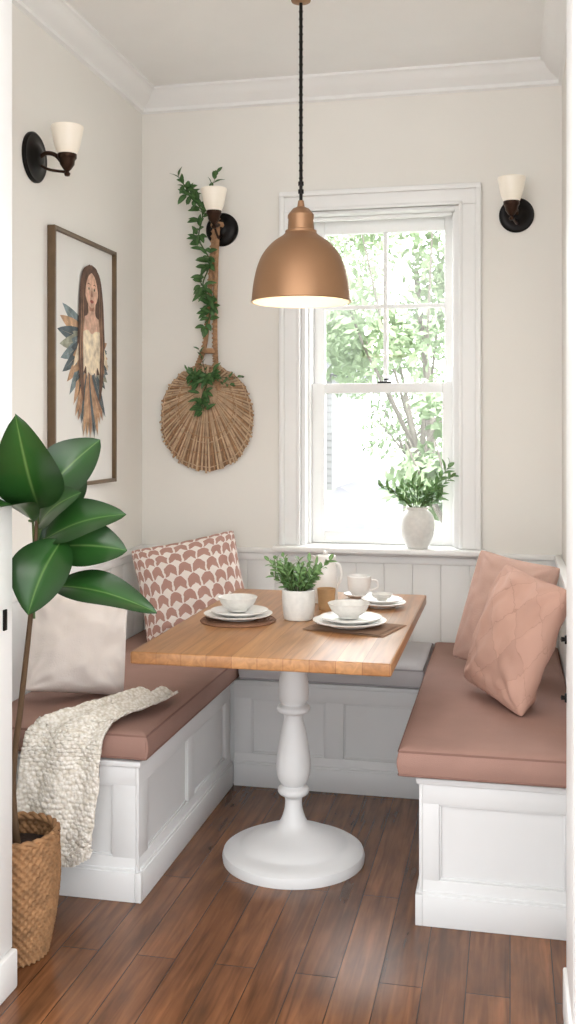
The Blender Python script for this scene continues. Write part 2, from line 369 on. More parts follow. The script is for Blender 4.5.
# ------------------------------------------------------------------ outdoors
M_grass = mat('garden_lawn', (120, 126, 112), .9, var=.15, vscale=.4)
M_path = mat('garden_path', (98, 98, 102), .9, var=.05)
M_tl = mat('tree_foliage', (142, 160, 126), .8, var=.3, vscale=3)
M_tt = mat('tree_bark', (128, 122, 114), .9)
M_house = mat('neighbour_siding', (140, 140, 140), .8, var=.02)
B().box(-40, 40, 4.6, 90, -.5, -.42, M_grass).finish('garden_ground')
b = B()
P = [(-14, 62), (-9, 50), (-5.2, 40), (-3.6, 30), (-3.0, 20), (-2.6, 12), (-2.5, 6)]
def pth(u, v):
    k = v*(len(P)-1); j = min(len(P)-2, int(k)); x = P[j][0]+(P[j+1][0]-P[j][0])*(k-j); y = P[j][1]+(P[j+1][1]-P[j][1])*(k-j)
    return (x+(u-.5)*(1.6+2.6*(1-v)), y, -.41)
b.grid(pth, 2, 40, M_path); b.finish('garden_path')
def tree(cx, cy, base, h, rad, n, squash=1.0, ls=(.03, .075)):
    b = B(); r = random
    b.tube(smooth_path([(cx, cy, base), (cx+.1, cy, base+h*.4), (cx-.05, cy, base+h*.8)]), [.06-.002*i for i in range(17)], M_tt, 8)
    for k in range(9):
        a = k*.7; b.tube([(cx, cy, base+h*.35), (cx+cos(a)*rad*.5, cy+sin(a)*rad*.5, base+h*.62), (cx+cos(a)*rad*.9, cy+sin(a)*rad*.85, base+h*.9)], [.022, .014, .006], M_tt, 6)
    cl = [Vector((cx+r.uniform(-1, 1)*rad*.8, cy+r.uniform(-1, 1)*rad*.7, base+h*.8+r.uniform(-1, 1)*rad*.8*squash)) for _ in range(22)]
    for i in range(n):
        c = r.choice(cl); d = Vector((r.gauss(0, 1), r.gauss(0, 1), r.gauss(0, 1))).normalized()*rad*.34*r.random()**.4
        p = c+d; s_ = r.uniform(*ls); u = Vector((r.gauss(0, 1), r.gauss(0, 1), r.gauss(0, 1))).normalized(); w = u.orthogonal().normalized()
        b.add([p-u*s_, p+w*s_*.5, p+u*s_, p-w*s_*.5], [[0, 1, 2, 3]], M_tl)
    return b.finish('garden_tree', (cx, cy, base))
tree(-.85, 10.0, -.42, 4.2, 1.15, 4200); tree(-3.0, 14.5, -.42, 6.0, 1.6, 3800); tree(-.25, 7.8, -.42, 1.9, .62, 2600); tree(-2.2, 22, -.42, 3.6, 1.6, 2600, ls=(.05, .11))
b = B()
b.box(-12, -5.2, 30, 36, -.42, 3.0, M_house)
for z in range(16): b.box(-12.02, -5.18, 29.95, 30, -.42+z*.21, -.42+z*.21+.19, M_house)
b.box(-8.2, -7.2, 29.9, 29.96, .6, 2.0, M_path)
b.add([(-12.4, 29.5, 3), (-4.8, 29.5, 3), (-4.8, 36.5, 3), (-12.4, 36.5, 3), (-12.4, 33, 5.2), (-4.8, 33, 5.2)], [[0, 1, 5, 4], [2, 3, 4, 5], [1, 2, 5], [3, 0, 4], [0, 3, 2, 1]], M_path)
b.finish('neighbour_house', (-8.5, 33, -.42))

# ------------------------------------------------------------------ benches
ZB = .405
def panel_face(b, to, a0, a1, z0, z1, n, st=.07):
    def bx(p, q, o0, o1, r, t):
        A = to(p, o0, r); C = to(q, o1, t)
        b.box(min(A[0], C[0]), max(A[0], C[0]), min(A[1], C[1]), max(A[1], C[1]), min(A[2], C[2]), max(A[2], C[2]), M_bench, .002)
    bx(a0, a1, 0, .010, z1-.055, z1); bx(a0, a1, 0, .010, z0, z0+.125)
    bx(a0, a1, .0, .020, z0, z0+.085); bx(a0, a1, .0, .016, z0+.083, z0+.093)
    w = (a1-a0)/n
    for i in range(n+1):
        c = a0+i*w; lo = c-st/2; hi = c+st/2
        if i == 0: lo, hi = a0, a0+st
        if i == n: lo, hi = a1-st, a1
        bx(lo, hi, 0, .0098, z0+.09, z1-.05)
    for i in range(n):
        p = a0+i*w+(st if i == 0 else st/2); q = a0+(i+1)*w-(st if i == n-1 else st/2)
        bx(p, p+.006, 0, .006, z0+.12, z1-.05); bx(q-.006, q, 0, .006, z0+.12, z1-.05)
        bx(p, q, 0, .006, z0+.125, z0+.131); bx(p, q, 0, .006, z1-.061, z1-.055)
xb0, xb1 = XL+.013, -1.055; yb0 = 2.79
b = B(); b.box(xb0, xb1, yb0, YB-.014, 0, ZB-.018, M_bench)
panel_face(b, lambda a, o, z: (xb1+o, a, z), yb0, 3.765, 0, ZB-.018, 2)
panel_face(b, lambda a, o, z: (a, yb0-o, z), xb0, xb1, 0, ZB-.018, 1)
b.box(xb1, xb1+.0195, yb0-.0195, yb0, 0, .085, M_bench, .002); b.box(xb1, xb1+.0098, yb0-.0098, yb0, .08, ZB-.018, M_bench, .002)
b.box(xb0, xb1+.018, yb0-.018, YB-.014, ZB-.018, ZB, M_bench, .005)
b.finish('built_in_bench', (xb0, yb0, 0))
xr0, xr1 = -.235, XR-.013; yr0 = 2.83
b = B(); b.box(xr0, xr1, yr0, YB-.014, 0, ZB-.018, M_bench)
panel_face(b, lambda a, o, z: (xr0-o, a, z), yr0, 3.765, 0, ZB-.018, 2)
panel_face(b, lambda a, o, z: (a, yr0-o, z), xr0, xr1, 0, ZB-.018, 1, .045)
b.box(xr0-.0195, xr0, yr0-.0195, yr0, 0, .085, M_bench, .002); b.box(xr0-.0098, xr0, yr0-.0098, yr0, .08, ZB-.018, M_bench, .002)
b.box(xr0-.018, xr1, yr0-.018, YB-.014, ZB-.018, ZB, M_bench, .005)
b.finish('built_in_bench', (xr0, yr0, 0))
b = B(); ybk = 3.79
b.box(xb1+.001, xr0-.001, ybk, YB-.014, 0, ZB-.018, M_bench)
panel_face(b, lambda a, o, z: (a, ybk-o, z), xb1+.021, xr0-.021, 0, ZB-.018, 2)
b.box(xb1+.020, xr0-.020, ybk-.018, YB-.014, ZB-.018, ZB, M_bench, .004)
b.finish('built_in_bench', (xb1, ybk, 0))

def cushion(x0, x1, y0, y1, z0, z1, name='bench_cushion', mc=None, mp=None):
    mc = mc or M_cush; mp = mp or M_pipe
    b = B(); r = .026
    nx, ny = 24, 40
    def edge(t, L):
        d = min(t, L-t); return 1 if d > r*1.6 else sqrt(max(0, 1-(1-max(0, d)/(r*1.6))**2))
    def fn(top):
        def g(u, v):
            U = .5-.5*cos(pi*u); V = .5-.5*cos(pi*v)
            x = x0+(x1-x0)*U; y = y0+(y1-y0)*V
            e = min(edge(x-x0, x1-x0), edge(y-y0, y1-y0)); zm = (z0+z1)/2; h = (z1-z0)/2
            cr = .004*sin(pi*U)*sin(pi*V)+.0015*noise.noise(Vector((x*7, y*7, 3)))*e
            if top: return (x, y, zm+h*(.72+.28*e)+cr)
            return (x, y, zm-h*(.72+.28*e))
        return g
    b.grid(fn(1), nx*2, ny*2, mc); b.grid(fn(0), nx*2, ny*2, mc)
    zt = (z0+z1)/2+(z1-z0)/2*.72; zb = (z0+z1)/2-(z1-z0)/2*.72
    def side(P, Q, nn):
        n = Vector((Q[1]-P[1], -(Q[0]-P[0]), 0)).normalized()
        def g(u, v):
            p = Vector(P).lerp(Vector(Q), .5-.5*cos(pi*u)); bul = .006*sin(pi*v)*(1 if 0 < u < 1 else 0)
            return (p.x+n.x*bul, p.y+n.y*bul, zb+(zt-zb)*v)
        b.grid(g, nn, 6, mc)
    C = [(x0, y0, 0), (x1, y0, 0), (x1, y1, 0), (x0, y1, 0)]
    for i in range(4): side(C[i], C[(i+1) % 4], (nx if i % 2 == 0 else ny)*2)
    for z in (zt, zb):
        b.tube([(x0, y0, z), (x1, y0, z), (x1, y1, z), (x0, y1, z), (x0, y0, z)], .0033, mp, 6, cap=False)
    return b.finish(name, (x0, y0, z0), 60, weld=True)
ZS = ZB+.09
cushion(xb0+.006, -1.016, 2.762, YB-.022, ZB+.002, ZS)
cushion(-.297, xr1-.006, 2.785, YB-.022, ZB+.002, ZS)
cushion(-1.002, -.311, 3.745, YB-.022, ZB+.002, ZS-.004, mc=M_cush_sheen, mp=M_pipe_sheen)

# ------------------------------------------------------------------ pillows
def pillow(w, h, t, loc, normal, roll, mt, name='throw_pillow', seed=0, wr=.006, con=.07, xmax=None, xmin=None, pw=.42):
    nrm = Vector(normal).normalized(); up = Vector((0, 0, 1)); sd = up.cross(nrm).normalized(); up = nrm.cross(sd)
    M = Matrix.Translation(loc) @ Matrix((sd, up, nrm)).transposed().to_4x4() @ Matrix.Rotation(roll, 4, 'Z')
    b = B()
    def fn(sg):
        def g(u, v):
            a = sin((u-.5)*pi); c = sin((v-.5)*pi)
            x = w/2*a*(1-con*(1-abs(c)**2.5)); y = h/2*c*(1-con*(1-abs(a)**2.5))
            x *= 1-.05*(abs(a)*abs(c))**6; y *= 1-.05*(abs(a)*abs(c))**6
            th = t/2*(max(0, (1-a**2)*(1-c**2)))**pw
            q = noise.noise(Vector((a*2.2+seed, c*2.2, seed*1.7)))*wr*2.5+noise.noise(Vector((a*5+seed, c*5, seed)))*wr
            cr = 0
            for sx in (-1, 1):
                for sy in (-1, 1):
                    dx, dy = a-sx, c-sy; d = sqrt(dx*dx+dy*dy)+1e-4; cr += sin(math.atan2(dy, dx)*11+seed)*wr*.7*math.exp(-((d-.45)/.3)**2)
            e = min(1, (1-abs(a))*6, (1-abs(c))*6); e = max(0, e)
            return (x, y, sg*(th+(q+cr)*e))
        return g
    b.grid(fn(1), 48, 48, mt, M); b.grid(fn(-1), 48, 48, mt, M)
    dz = ZS+.005-min(v.z for v in b.v); dx = 0
    if xmax is not None: dx = min(0, xmax-max(v.x for v in b.v))
    if xmin is not None: dx = max(0, xmin-min(v.x for v in b.v))
    b.v = [v+Vector((dx, 0, dz)) for v in b.v]
    return b.finish(name, Vector(loc)+Vector((dx, 0, dz)), 80, weld=True)
pillow(.335, .335, .18, (-1.375, 3.09, .672), (.60, -.72, .36), -.16, M_pw, seed=1, con=.04, xmin=XL+.033, wr=.008)
pillow(.45, .41, .15, (-1.275, 4.00, .695), (.26, -.9, .34), .20, M_pat, seed=2, xmin=XL+.035)
pillow(.38, .42, .15, (.075, 3.31, .70), (-.80, -.50, .34), -.10, M_quilt, seed=3, con=.05, xmax=XR-.03)
pillow(.36, .42, .13, (.05, 3.72, .70), (-.55, -.78, .30), -.10, M_pink, seed=4, xmax=XR-.035)

# ------------------------------------------------------------------ knit throw
path = smooth_path([(-1.10, 3.10, ZS+.018), (-1.125, 2.99, ZS+.020), (-1.17, 2.86, ZS+.020), (-1.22, 2.775, ZS+.014), (-1.25, 2.738, ZS-.03), (-1.26, 2.729, ZS-.12), (-1.275, 2.724, ZS-.25), (-1.285, 2.720, .150)], 10)
wid = [.065, .085, .10, .112, .118, .122, .125, .118]
b = B(); NP = len(path)-1
def thr(u, v):
    i = min(NP-1, int(v*NP)); f = v*NP-i; p = path[i].lerp(path[i+1], f); t = (path[i+1]-path[i]).normalized()
    k = v*(len(wid)-1); j = min(len(wid)-2, int(k)); w = wid[j]+(wid[j+1]-wid[j])*(k-j)
    sd = Vector((1, .25 if v < .45 else .03, 0)).normalized(); n = sd.cross(t); n = n if n.dot(Vector((0, -1, 1))) > 0 else -n
    q = u*2-1; bob = abs(sin(u*34+(int(v*56) % 2)*1.57))*abs(sin(v*56*pi))*.0035
    fo = (sin(q*6+v*2.6)*.5+.5)*.020+noise.noise(Vector((u*9, v*22, 0)))*.005+bob
    ed = .006*noise.noise(Vector((v*14, 3, q)))
    return p+sd*(q*w+ed)+n*fo+t*(.02*sin(q*4) if v > .9 else 0)
b.grid(thr, 110, 230, M_throw)
for i in range(30):
    u = i/29; p = thr(u, 1.0); b.tube([p, p+Vector((random.uniform(-.004, .004), -.001, -.016))], [.004, .002], M_throw, 5)
ob = b.finish('knit_throw_blanket', (-1.25, 2.73, .4), 80)
md = ob.modifiers.new('thick', 'SOLIDIFY'); md.thickness = .007; md.offset = 1

# ------------------------------------------------------------------ table
b = B(); tx, ty = -.652, 3.17; ZT = .76
b.box(tx-.355, tx+.355, ty-.56, ty+.565, ZT-.034, ZT, M_table, .005, 3)
ptx = tx-.02
b.box(ptx-.16, ptx+.16, ty-.16, ty+.16, ZT-.056, ZT-.034, M_bench, .004)
prof = [(.0, ZT-.056), (.06, ZT-.056), (.06, ZT-.07), (.045, ZT-.078), (.038, .655), (.036, .63), (.041, .60), (.047, .555), (.049, .53), (.045, .505), (.038, .492), (.050, .485), (.053, .476), (.048, .467), (.033, .46), (.031, .44), (.036, .42), (.046, .37), (.054, .31), (.053, .27), (.043, .245), (.034, .235), (.047, .226), (.05, .216), (.044, .206), (.029, .196), (.027, .175), (.031, .15), (.044, .118), (.066, .098), (.10, .084), (.13, .074), (.15, .064), (.163, .055), (.175, .048), (.205, .040), (.222, .030), (.226, .016), (.224, 0), (0, 0)]
pr2 = [prof[0], prof[1], prof[2]]+smooth_prof(prof[3:37], 3)+prof[37:]
b.lathe(pr2, (ptx, ty, 0), M_bench, 64)
b.finish('pedestal_dining_table', (tx, ty, 0), 32)

# ------------------------------------------------------------------ tableware
def plate(b, x, y, z, r, mt=M_cer):
    b.lathe([(0, 0), (r*.55, 0), (r*.6, .004), (r*.97, .014), (r, .018), (r*.96, .019), (r*.62, .009), (0, .008)], (x, y, z), mt, 56); return z+.0105
def bowl(b, x, y, z, r, h, mt=M_cerg):
    b.lathe(smooth_prof([(0, 0), (r*.45, 0), (r*.5, .006), (r*.8, h*.45), (r*.98, h*.95), (r, h), (r*.95, h*.98), (r*.78, h*.5), (r*.45, .012), (0, .01)], 3), (x, y, z), mt, 48)
def setting(x, y, pm, pr, br, cloth=False):
    zz = ZT+.0005
    if not cloth:
        b = B(); b.lathe([(0, 0), (pm, 0), (pm+.002, .002), (pm, .004), (0, .004)], (x, y, zz), M_mat_, 56)
        for rr in range(1, 9): b.tube([(x+pm*rr/8.2*cos(t*pi/24), y+pm*rr/8.2*sin(t*pi/24), zz+.004) for t in range(49)], .0022, M_mat_, 5, cap=False)
        b.finish('round_placemat', (x, y, zz))
    else:
        b = B(); Mr = Matrix.Translation((x+.012, y+.005, zz)) @ Matrix.Rotation(-.25, 4, 'Z')
        b.grid(lambda u, v: ((u-.5)*.255, (v-.5)*.20, .002+.001*sin(u*9)*sin(v*7)), 20, 16, M_linen, Mr)
        b.grid(lambda u, v: ((u-.5)*.21+.01, (v-.5)*.16-.012, .0045+.001*sin(u*8+1)), 20, 16, M_linen, Mr)
        for i in range(46):
            v_ = (i/45-.5)*.198; b.tube([(.127, v_, .002), (.134, v_+random.uniform(-.002, .002), .001)], .0009, M_linen, 4, Mr)
        b.finish('linen_placemat', (x, y, zz))
    b = B(); z1 = plate(b, x, y, zz+.0075, pr); z2 = plate(b, x+.004, y, z1, pr*.84); b.finish('dinner_plates', (x, y, z1))
    b = B(); bowl(b, x-.004, y+.01, z2+.001, br, .044, M_cerg); b.finish('bowl', (x, y, z2))
setting(-.835, 3.10, .118, .108, .062)
setting(-.475, 3.06, .118, .112, .064, True)
b = B(); z = plate(b, -.425, 3.45, ZT+.0005, .082); z = plate(b, -.425, 3.45, z, .07); b.finish('side_plates', (-.425, 3.45, ZT))
b = B(); bowl(b, -.425, 3.45, z+.001, .036, .022, M_cerg); b.finish('dipping_bowl', (-.425, 3.45, z))
def cup(x, y, z, r, h, ang, mt=M_cer):
    b = B(); b.lathe(smooth_prof([(0, 0), (r*.6, 0), (r*.65, .004), (r*.92, h*.35), (r, h*.9), (r, h), (r*.92, h*.99), (r*.85, h*.4), (r*.5, .01), (0, .008)], 3), (x, y, z), mt, 40)
    d = Vector((cos(ang), sin(ang), 0)); c = Vector((x, y, z))
    b.tube(smooth_path([c+d*r*.93+Vector((0, 0, h*.8)), c+d*(r+.02)+Vector((0, 0, h*.75)), c+d*(r+.022)+Vector((0, 0, h*.4)), c+d*r*.88+Vector((0, 0, h*.25))]), .004, mt, 8)
    return b
b = cup(-.525, 3.60, ZT+.012, .042, .068, .2); plate(b, -.525, 3.60, ZT+.0005, .055, M_cer); b.finish('teacup_and_saucer', (-.525, 3.60, ZT))
b = B(); jx, jy = -.628, 3.50
b.lathe([(r*.92, z*1.0) for r, z in smooth_prof([(0, 0), (.042, 0), (.046, .008), (.047, .05), (.045, .09), (.040, .125), (.037, .14), (.040, .16), (.036, .16), (.033, .14), (.036, .12), (.042, .05), (0, .01)], 3)], (jx, jy, ZT+.0005), M_cer, 44)
b.tube(smooth_path([(jx+.032, jy, ZT+.138), (jx+.050, jy-.005, ZT+.13), (jx+.056, jy-.006, ZT+.09), (jx+.040, jy-.003, ZT+.05)]), .005, M_cer, 8)
b.add([(jx-.033, jy-.016, ZT+.158), (jx-.054, jy, ZT+.163), (jx-.033, jy+.016, ZT+.158), (jx-.033, jy, ZT+.125)], [[0, 1, 3], [1, 2, 3]], M_cer)
b.lathe([(0, -.01), (.037, -.01), (.033, -.004), (.006, 0), (.01, .006), (.008, .012), (0, .012)], (jx, jy, ZT+.168), M_cer, 30)
b.finish('ceramic_jug', (jx, jy, ZT))
b = B(); b.lathe([(0, 0), (.026, 0), (.031, .07), (.028, .07), (.024, .008), (0, .008)], (-.600, 3.36, ZT+.0005), M_wcup, 32); b.finish('wooden_cup', (-.600, 3.36, ZT))

def sprig(b, base, d, L, n, ls, lw, lm, sm, droop=.15, sr=.0018, rnd=random, ymax=None):
    base = Vector(base); d = Vector(d).normalized(); pts = []
    for i in range(9):
        t = i/8; pts.append(base+d*L*t+Vector((0, 0, -droop*L*t*t)))
    b.tube(pts, [sr*(1-.6*i/8) for i in range(9)], sm, 6)
    for i in range(n):
        t = .18+.82*(i+.5)/n; k = t*8; j = min(7, int(k)); p = pts[j].lerp(pts[j+1], k-j)
        tt = (pts[j+1]-pts[j]).normalized(); o = tt.orthogonal().normalized(); a = i*2.4+rnd.uniform(-.4, .4)
        s_ = Matrix.Rotation(a, 3, tt) @ o; dr = (s_*.9+tt*.7+Vector((0, 0, rnd.uniform(-.1, .3)))).normalized()
        l = ls*rnd.uniform(.7, 1.15); q = p+dr*l
        if ymax is not None: q.y = min(q.y, ymax)
        b.leaf(p, q, lw*rnd.uniform(.8, 1.2), lm, normal=(tt*.8+Vector((rnd.uniform(-.4, .4), -.5, .6))), droop=.06, fold=.12, nl=5, nw=2)

b = B(); px_, py_ = -.655, 3.17
b.lathe(smooth_prof([(0, 0), (.040, 0), (.047, .006), (.052, .04), (.053, .088), (.052, .094), (.047, .094), (.046, .08)], 3), (px_, py_, ZT+.0005), M_cerg, 44)
b.lathe([(0, .082), (.0465, .08)], (px_, py_, ZT), M_soil, 24)
for i in range(32):
    a = random.uniform(0, 2*pi); sp = random.uniform(.1, .9)
    sprig(b, (px_+cos(a)*.02, py_+sin(a)*.02, ZT+.08), (cos(a)*sp, sin(a)*sp, 1), random.uniform(.08, .155), 12, .028, .011, M_leafs, M_gstem)
sprig(b, (px_, py_, ZT+.08), (.75, 0, 1), .17, 14, .03, .012, M_leafs, M_gstem)
b.finish('potted_herb', (px_, py_, ZT))
b = B(); vx, vy, vz = -.375, YB-.012, wz0+.001
b.lathe(smooth_prof([(0, 0), (.038, 0), (.045, .005), (.066, .05), (.072, .09), (.067, .128), (.052, .15), (.043, .157), (.047, .168), (.043, .168), (.039, .157), (.045, .145)], 4), (vx, vy, vz), M_cerg, 48)
YM = YB+.055
for i in range(14):
    a = i*2.39; sp = random.uniform(.3, 1.1)
    sprig(b, (vx+cos(a)*.015, vy+sin(a)*.012, vz+.15), (cos(a)*sp, -abs(sin(a))*sp*.4-.02, 1), random.uniform(.10, .20), 9, .045, .015, M_leafs, M_gstem, .2, ymax=YM)
sprig(b, (vx, vy, vz+.15), (.62, -.1, 1), .26, 18, .05, .017, M_leafs, M_gstem, .1, ymax=YM)
sprig(b, (vx, vy, vz+.15), (.85, -.1, 1), .23, 16, .045, .015, M_leafs, M_gstem, .1, ymax=YM)
sprig(b, (vx, vy, vz+.15), (-.9, -.1, .8), .20, 13, .045, .015, M_leafs, M_gstem, .15, ymax=YM)
b.finish('vase_with_greenery', (vx, vy, vz))

# ------------------------------------------------------------------ pendant lamp
b = B(); lx, ly = -.648, 3.17; zb = 1.765; r0 = .157
outer = smooth_prof([(r0, 0), (r0*.985, .03), (r0*.95, .07), (r0*.88, .115), (r0*.76, .155), (r0*.58, .188), (r0*.38, .210), (.050, .219)], 4)
inner = [(r-.004, z-.003 if z > .01 else z) for r, z in outer][::-1]
b.lathe([(r0+.003, .002)]+outer, (lx, ly, zb), M_copper, 72)
b.lathe(inner+[(r0+.003, .0)], (lx, ly, zb), M_shadein, 72)
b.lathe([(.050, .216), (.050, .226), (.042, .229), (.040, .262), (.042, .268), (.042, .276), (.036, .284), (.026, .296), (.012, .302), (.009, .322), (0, .322)], (lx, ly, zb), M_copper, 40)
b.lathe([(0, .208), (.02, .208), (.02, .16), (0, .16)], (lx, ly, zb), M_black, 20)
b.lathe(smooth_prof([(0, .06), (.02, .066), (.032, .09), (.03, .12), (.016, .15), (.014, .162)], 3), (lx, ly, zb), M_bulb, 24)
b.tube([(lx, ly, zb+.31), (lx, ly, ZC-.12)], .0055, M_black, 10)
for z in (zb+.345, zb+.37): b.lathe([(0, 0), (.009, 0), (.009, .012), (0, .012)], (lx, ly, z), M_black, 12)
for zz in range(24):
    z = zb+.39+zz*.024
    if z < ZC-.14: b.lathe([(.0055, 0), (.0075, .004), (.0055, .008)], (lx, ly, z), M_black, 10)
b.lathe([(0, -.125), (.014, -.125), (.03, -.12), (.035, -.105), (.042, -.05), (.065, -.02), (.07, 0), (0, 0)], (lx, ly, ZC-.001), M_copper, 40)
b.finish('pendant_lamp', (lx, ly, zb), 30)
def pt(name, loc, e, r, col=(1, .8, .58)):
    l = bpy.data.lights.new(name, 'POINT'); l.energy = e; l.shadow_soft_size = r; l.color = col
    o = bpy.data.objects.new(name, l); o.location = loc; bpy.context.scene.collection.objects.link(o); return o
pt('pendant_bulb_light', (lx, ly, zb+.03), .8, .03)

# ------------------------------------------------------------------ sconces
def sconce(wallpt, out, reach, side_off, plate_r, shade_dz):
    b = B(); W = Vector(wallpt); n = Vector(out); sd = Vector((0, 0, 1)).cross(n)
    R = Matrix.Translation(W) @ Vector((0, 0, 1)).rotation_difference(n).to_matrix().to_4x4()
    b.lathe([(0, 0), (plate_r, 0), (plate_r, .008), (plate_r*.93, .013), (plate_r*.86, .012), (plate_r*.55, .016), (plate_r*.4, .026), (plate_r*.25, .03), (0, .03)], (0, 0, .0005), M_black, 48, R)
    e = W+n*reach+sd*side_off+Vector((0, 0, shade_dz))
    b.tube(smooth_path([W+n*.025, W+n*.05+Vector((0, 0, .012)), W+n*(reach*.7)+sd*side_off*.6, e+Vector((0, 0, -.06)), e+Vector((0, 0, -.03))], 6), .0075, M_bronze, 10)
    b.tube(smooth_path([W+n*.03-Vector((0, 0, .03)), W+n*(reach*.5)+Vector((0, 0, -.045)), e+Vector((0, 0, -.07))], 6), .005, M_bronze, 8)
    b.lathe([(0, -.085), (.008, -.083), (.011, -.075), (.006, -.068), (.014, -.06), (.024, -.045), (.026, -.03), (.032, -.022), (.032, -.010), (0, -.010)], tuple(e), M_bronze, 30)
    b.lathe(smooth_prof([(.028, -.015), (.038, .005), (.044, .025), (.048, .045), (.052, .066), (.055, .080), (.052, .081), (.045, .045), (.038, .015), (.0, -.008)], 4), tuple(e), M_glassw, 44)
    return b
sconce((XL, 3.20, 2.285), (1, 0, 0), .124, .0, .085, .014).finish('wall_sconce', (XL, 3.2, 2.285))
sconce((-1.215, YB, 2.225), (0, -1, 0), .13, .0, .072, .065).finish('wall_sconce', (-1.215, YB, 2.225))
sconce((.026, YB, 2.232), (0, -1, 0), .13, -.02, .070, .040).finish('wall_sconce', (.026, YB, 2.232))

# ------------------------------------------------------------------ woven wall fan with garland
b = B(); fx, fy, fz = -1.280, YB-.02, 1.425
def fr(a):
    return .205+.024*max(0, -sin(a))+.006*noise.noise(Vector((cos(a)*6, sin(a)*6, 1)))
hub = Vector((fx, fy-.012, fz+.12))
NR = 44
def rim(a): return Vector((fx+cos(a)*fr(a), fy, fz+sin(a)*fr(a)*1.06))
def disc(u, v):
    a = u*2*pi; p = hub.lerp(rim(a), v); return (p.x, fy-.002-.010*(1-v)+.003*sin(a*NR), p.z)
b.grid(disc, NR*4, 12, M_strawd)
for i in range(NR*2):
    a = 2*pi*i/(NR*2); p = rim(a)
    off = .005 if i % 2 else .001; ex = 1+random.uniform(-.01, .035); kx = random.uniform(-.003, .003)
    b.tube([hub, hub.lerp(p, .5)+Vector((kx, -off, 0)), hub.lerp(p, ex)+Vector((kx*2, -.003-off, 0))], [.0018, .0036, .0048], M_straw if i % 4 else M_rope, 6)
for k, v in enumerate((.14, .26, .42, .60, .66, .80, .95)):
    pts = []
    for i in range(NR*2*2+1):
        a = 2*pi*i/(NR*4); p = hub.lerp(rim(a), v); pts.append((p.x, fy-.010-.005*sin(i*pi/2+k*pi/2), p.z))
    b.tube(pts, .0024, M_rope if k % 2 else M_straw, 6, cap=False)
for s_ in (-1, 1):
    P = smooth_path([(-1.225+s_*.006, YB-.055, 2.25), (-1.245+s_*.010, YB-.03, 2.08), (-1.255+s_*.014, YB-.025, 1.88), (-1.265+s_*.024, YB-.022, 1.72), (-1.28+s_*.045, YB-.024, 1.62), (-1.283+s_*.06, YB-.032, 1.53)], 8)
    b.tube(P, .0105, M_rope, 8)
    for k in range(0, len(P)-1):
        b.tube([P[k]+Vector((-.011, -.006, 0)), P[k]+Vector((0, -.013, .006)), P[k]+Vector((.011, -.006, .012))], .0038, M_rope, 5)
for z in (2.24, 1.70): b.lathe([(0, -.01), (.026, -.01), (.030, 0), (.026, .01), (0, .01)], (-1.228 if z > 2 else -1.267, YB-.035, z), M_rope, 20)
b.finish('woven_wall_fan', (fx, fy, fz), 60)
b = B()
G = smooth_path([(-1.36, YB-.10, 2.41), (-1.32, YB-.11, 2.35), (-1.275, YB-.10, 2.28), (-1.30, YB-.07, 2.18), (-1.255, YB-.06, 2.08), (-1.285, YB-.06, 1.98), (-1.25, YB-.05, 1.90), (-1.275, YB-.05, 1.80)], 8)
b.tube(G, .003, M_gstem, 6)
def garl(P, n, ls, lw, spread=1.0):
    for i in range(n):
        k = random.uniform(0, len(P)-1.01); j = int(k); p = P[j].lerp(P[j+1], k-j)
        d = Vector((random.uniform(-1, 1)*spread, random.uniform(-.6, .05), random.uniform(-.9, .6))).normalized(); l = ls*random.uniform(.6, 1.2)
        q = p+d*random.uniform(0, .014)
        e_ = q+d*l; e_.y = min(e_.y, YB-.01)
        b.leaf(q, e_, lw*random.uniform(.8, 1.2), M_leafd, normal=(random.uniform(-.4, .4), -1, .5), nl=5, nw=2, droop=.08)
garl(G, 120, .052, .022)
G2 = smooth_path([(-1.335, YB-.05, 1.60), (-1.29, YB-.06, 1.57), (-1.25, YB-.05, 1.60), (-1.29, YB-.06, 1.50), (-1.28, YB-.06, 1.44)], 8)
b.tube(G2, .0025, M_gstem, 6); garl(G2, 80, .05, .019)
for d, L in (((.9, -.1, .1), .17), ((.8, -.1, -.15), .13), ((-.2, -.1, .9), .15), ((-.7, -.1, .4), .1)):
    sprig(b, (-1.27, YB-.05, 1.58), d, L, 7, .03, .012, M_leafd, M_stem, .1, ymax=YB-.01)
sprig(b, (-1.275, YB-.09, 2.30), (.5, -.2, 1), .17, 9, .05, .02, M_leafd, M_gstem, 0)
sprig(b, (-1.33, YB-.10, 2.36), (-.55, -.1, .9), .10, 6, .05, .02, M_leafd, M_gstem, 0)
b.finish('leaf_garland', (-1.275, YB-.06, 2.0), 80)

# ------------------------------------------------------------------ framed portrait
b = B(); y0, y1, z0, z1 = 3.305, 3.881, 1.152, 2.078; W_, H_ = y1-y0, z1-z0
fw = .014
b.box(XL+.001, XL+.03, y0, y0+fw, z0, z1, M_frame, .002); b.box(XL+.001, XL+.03, y1-fw, y1, z0, z1, M_frame, .002)
b.box(XL+.001, XL+.03, y0+fw, y1-fw, z0, z0+fw, M_frame, .002); b.box(XL+.001, XL+.03, y0+fw, y1-fw, z1-fw, z1, M_frame, .002)
b.box(XL+.001, XL+.014, y0+fw, y1-fw, z0+fw, z1-fw, M_paper)
lay = [0]
def poly(pts, mt):
    lay[0] += 1; x = XL+.0142+.00004*lay[0]
    b.add([(x, y0+min(.97, max(.03, u))*W_, z0+v*H_) for u, v in pts], [list(range(len(pts)))], mt)
def inkm(n, c): return mat('art_ink_'+n, c, .8, var=.35, vscale=30)
I_h = inkm('hair', (96, 72, 58)); I_h2 = inkm('hair_light', (158, 122, 96)); I_s = inkm('skin', (214, 174, 150)); I_sd = inkm('skin_shadow', (176, 130, 108))
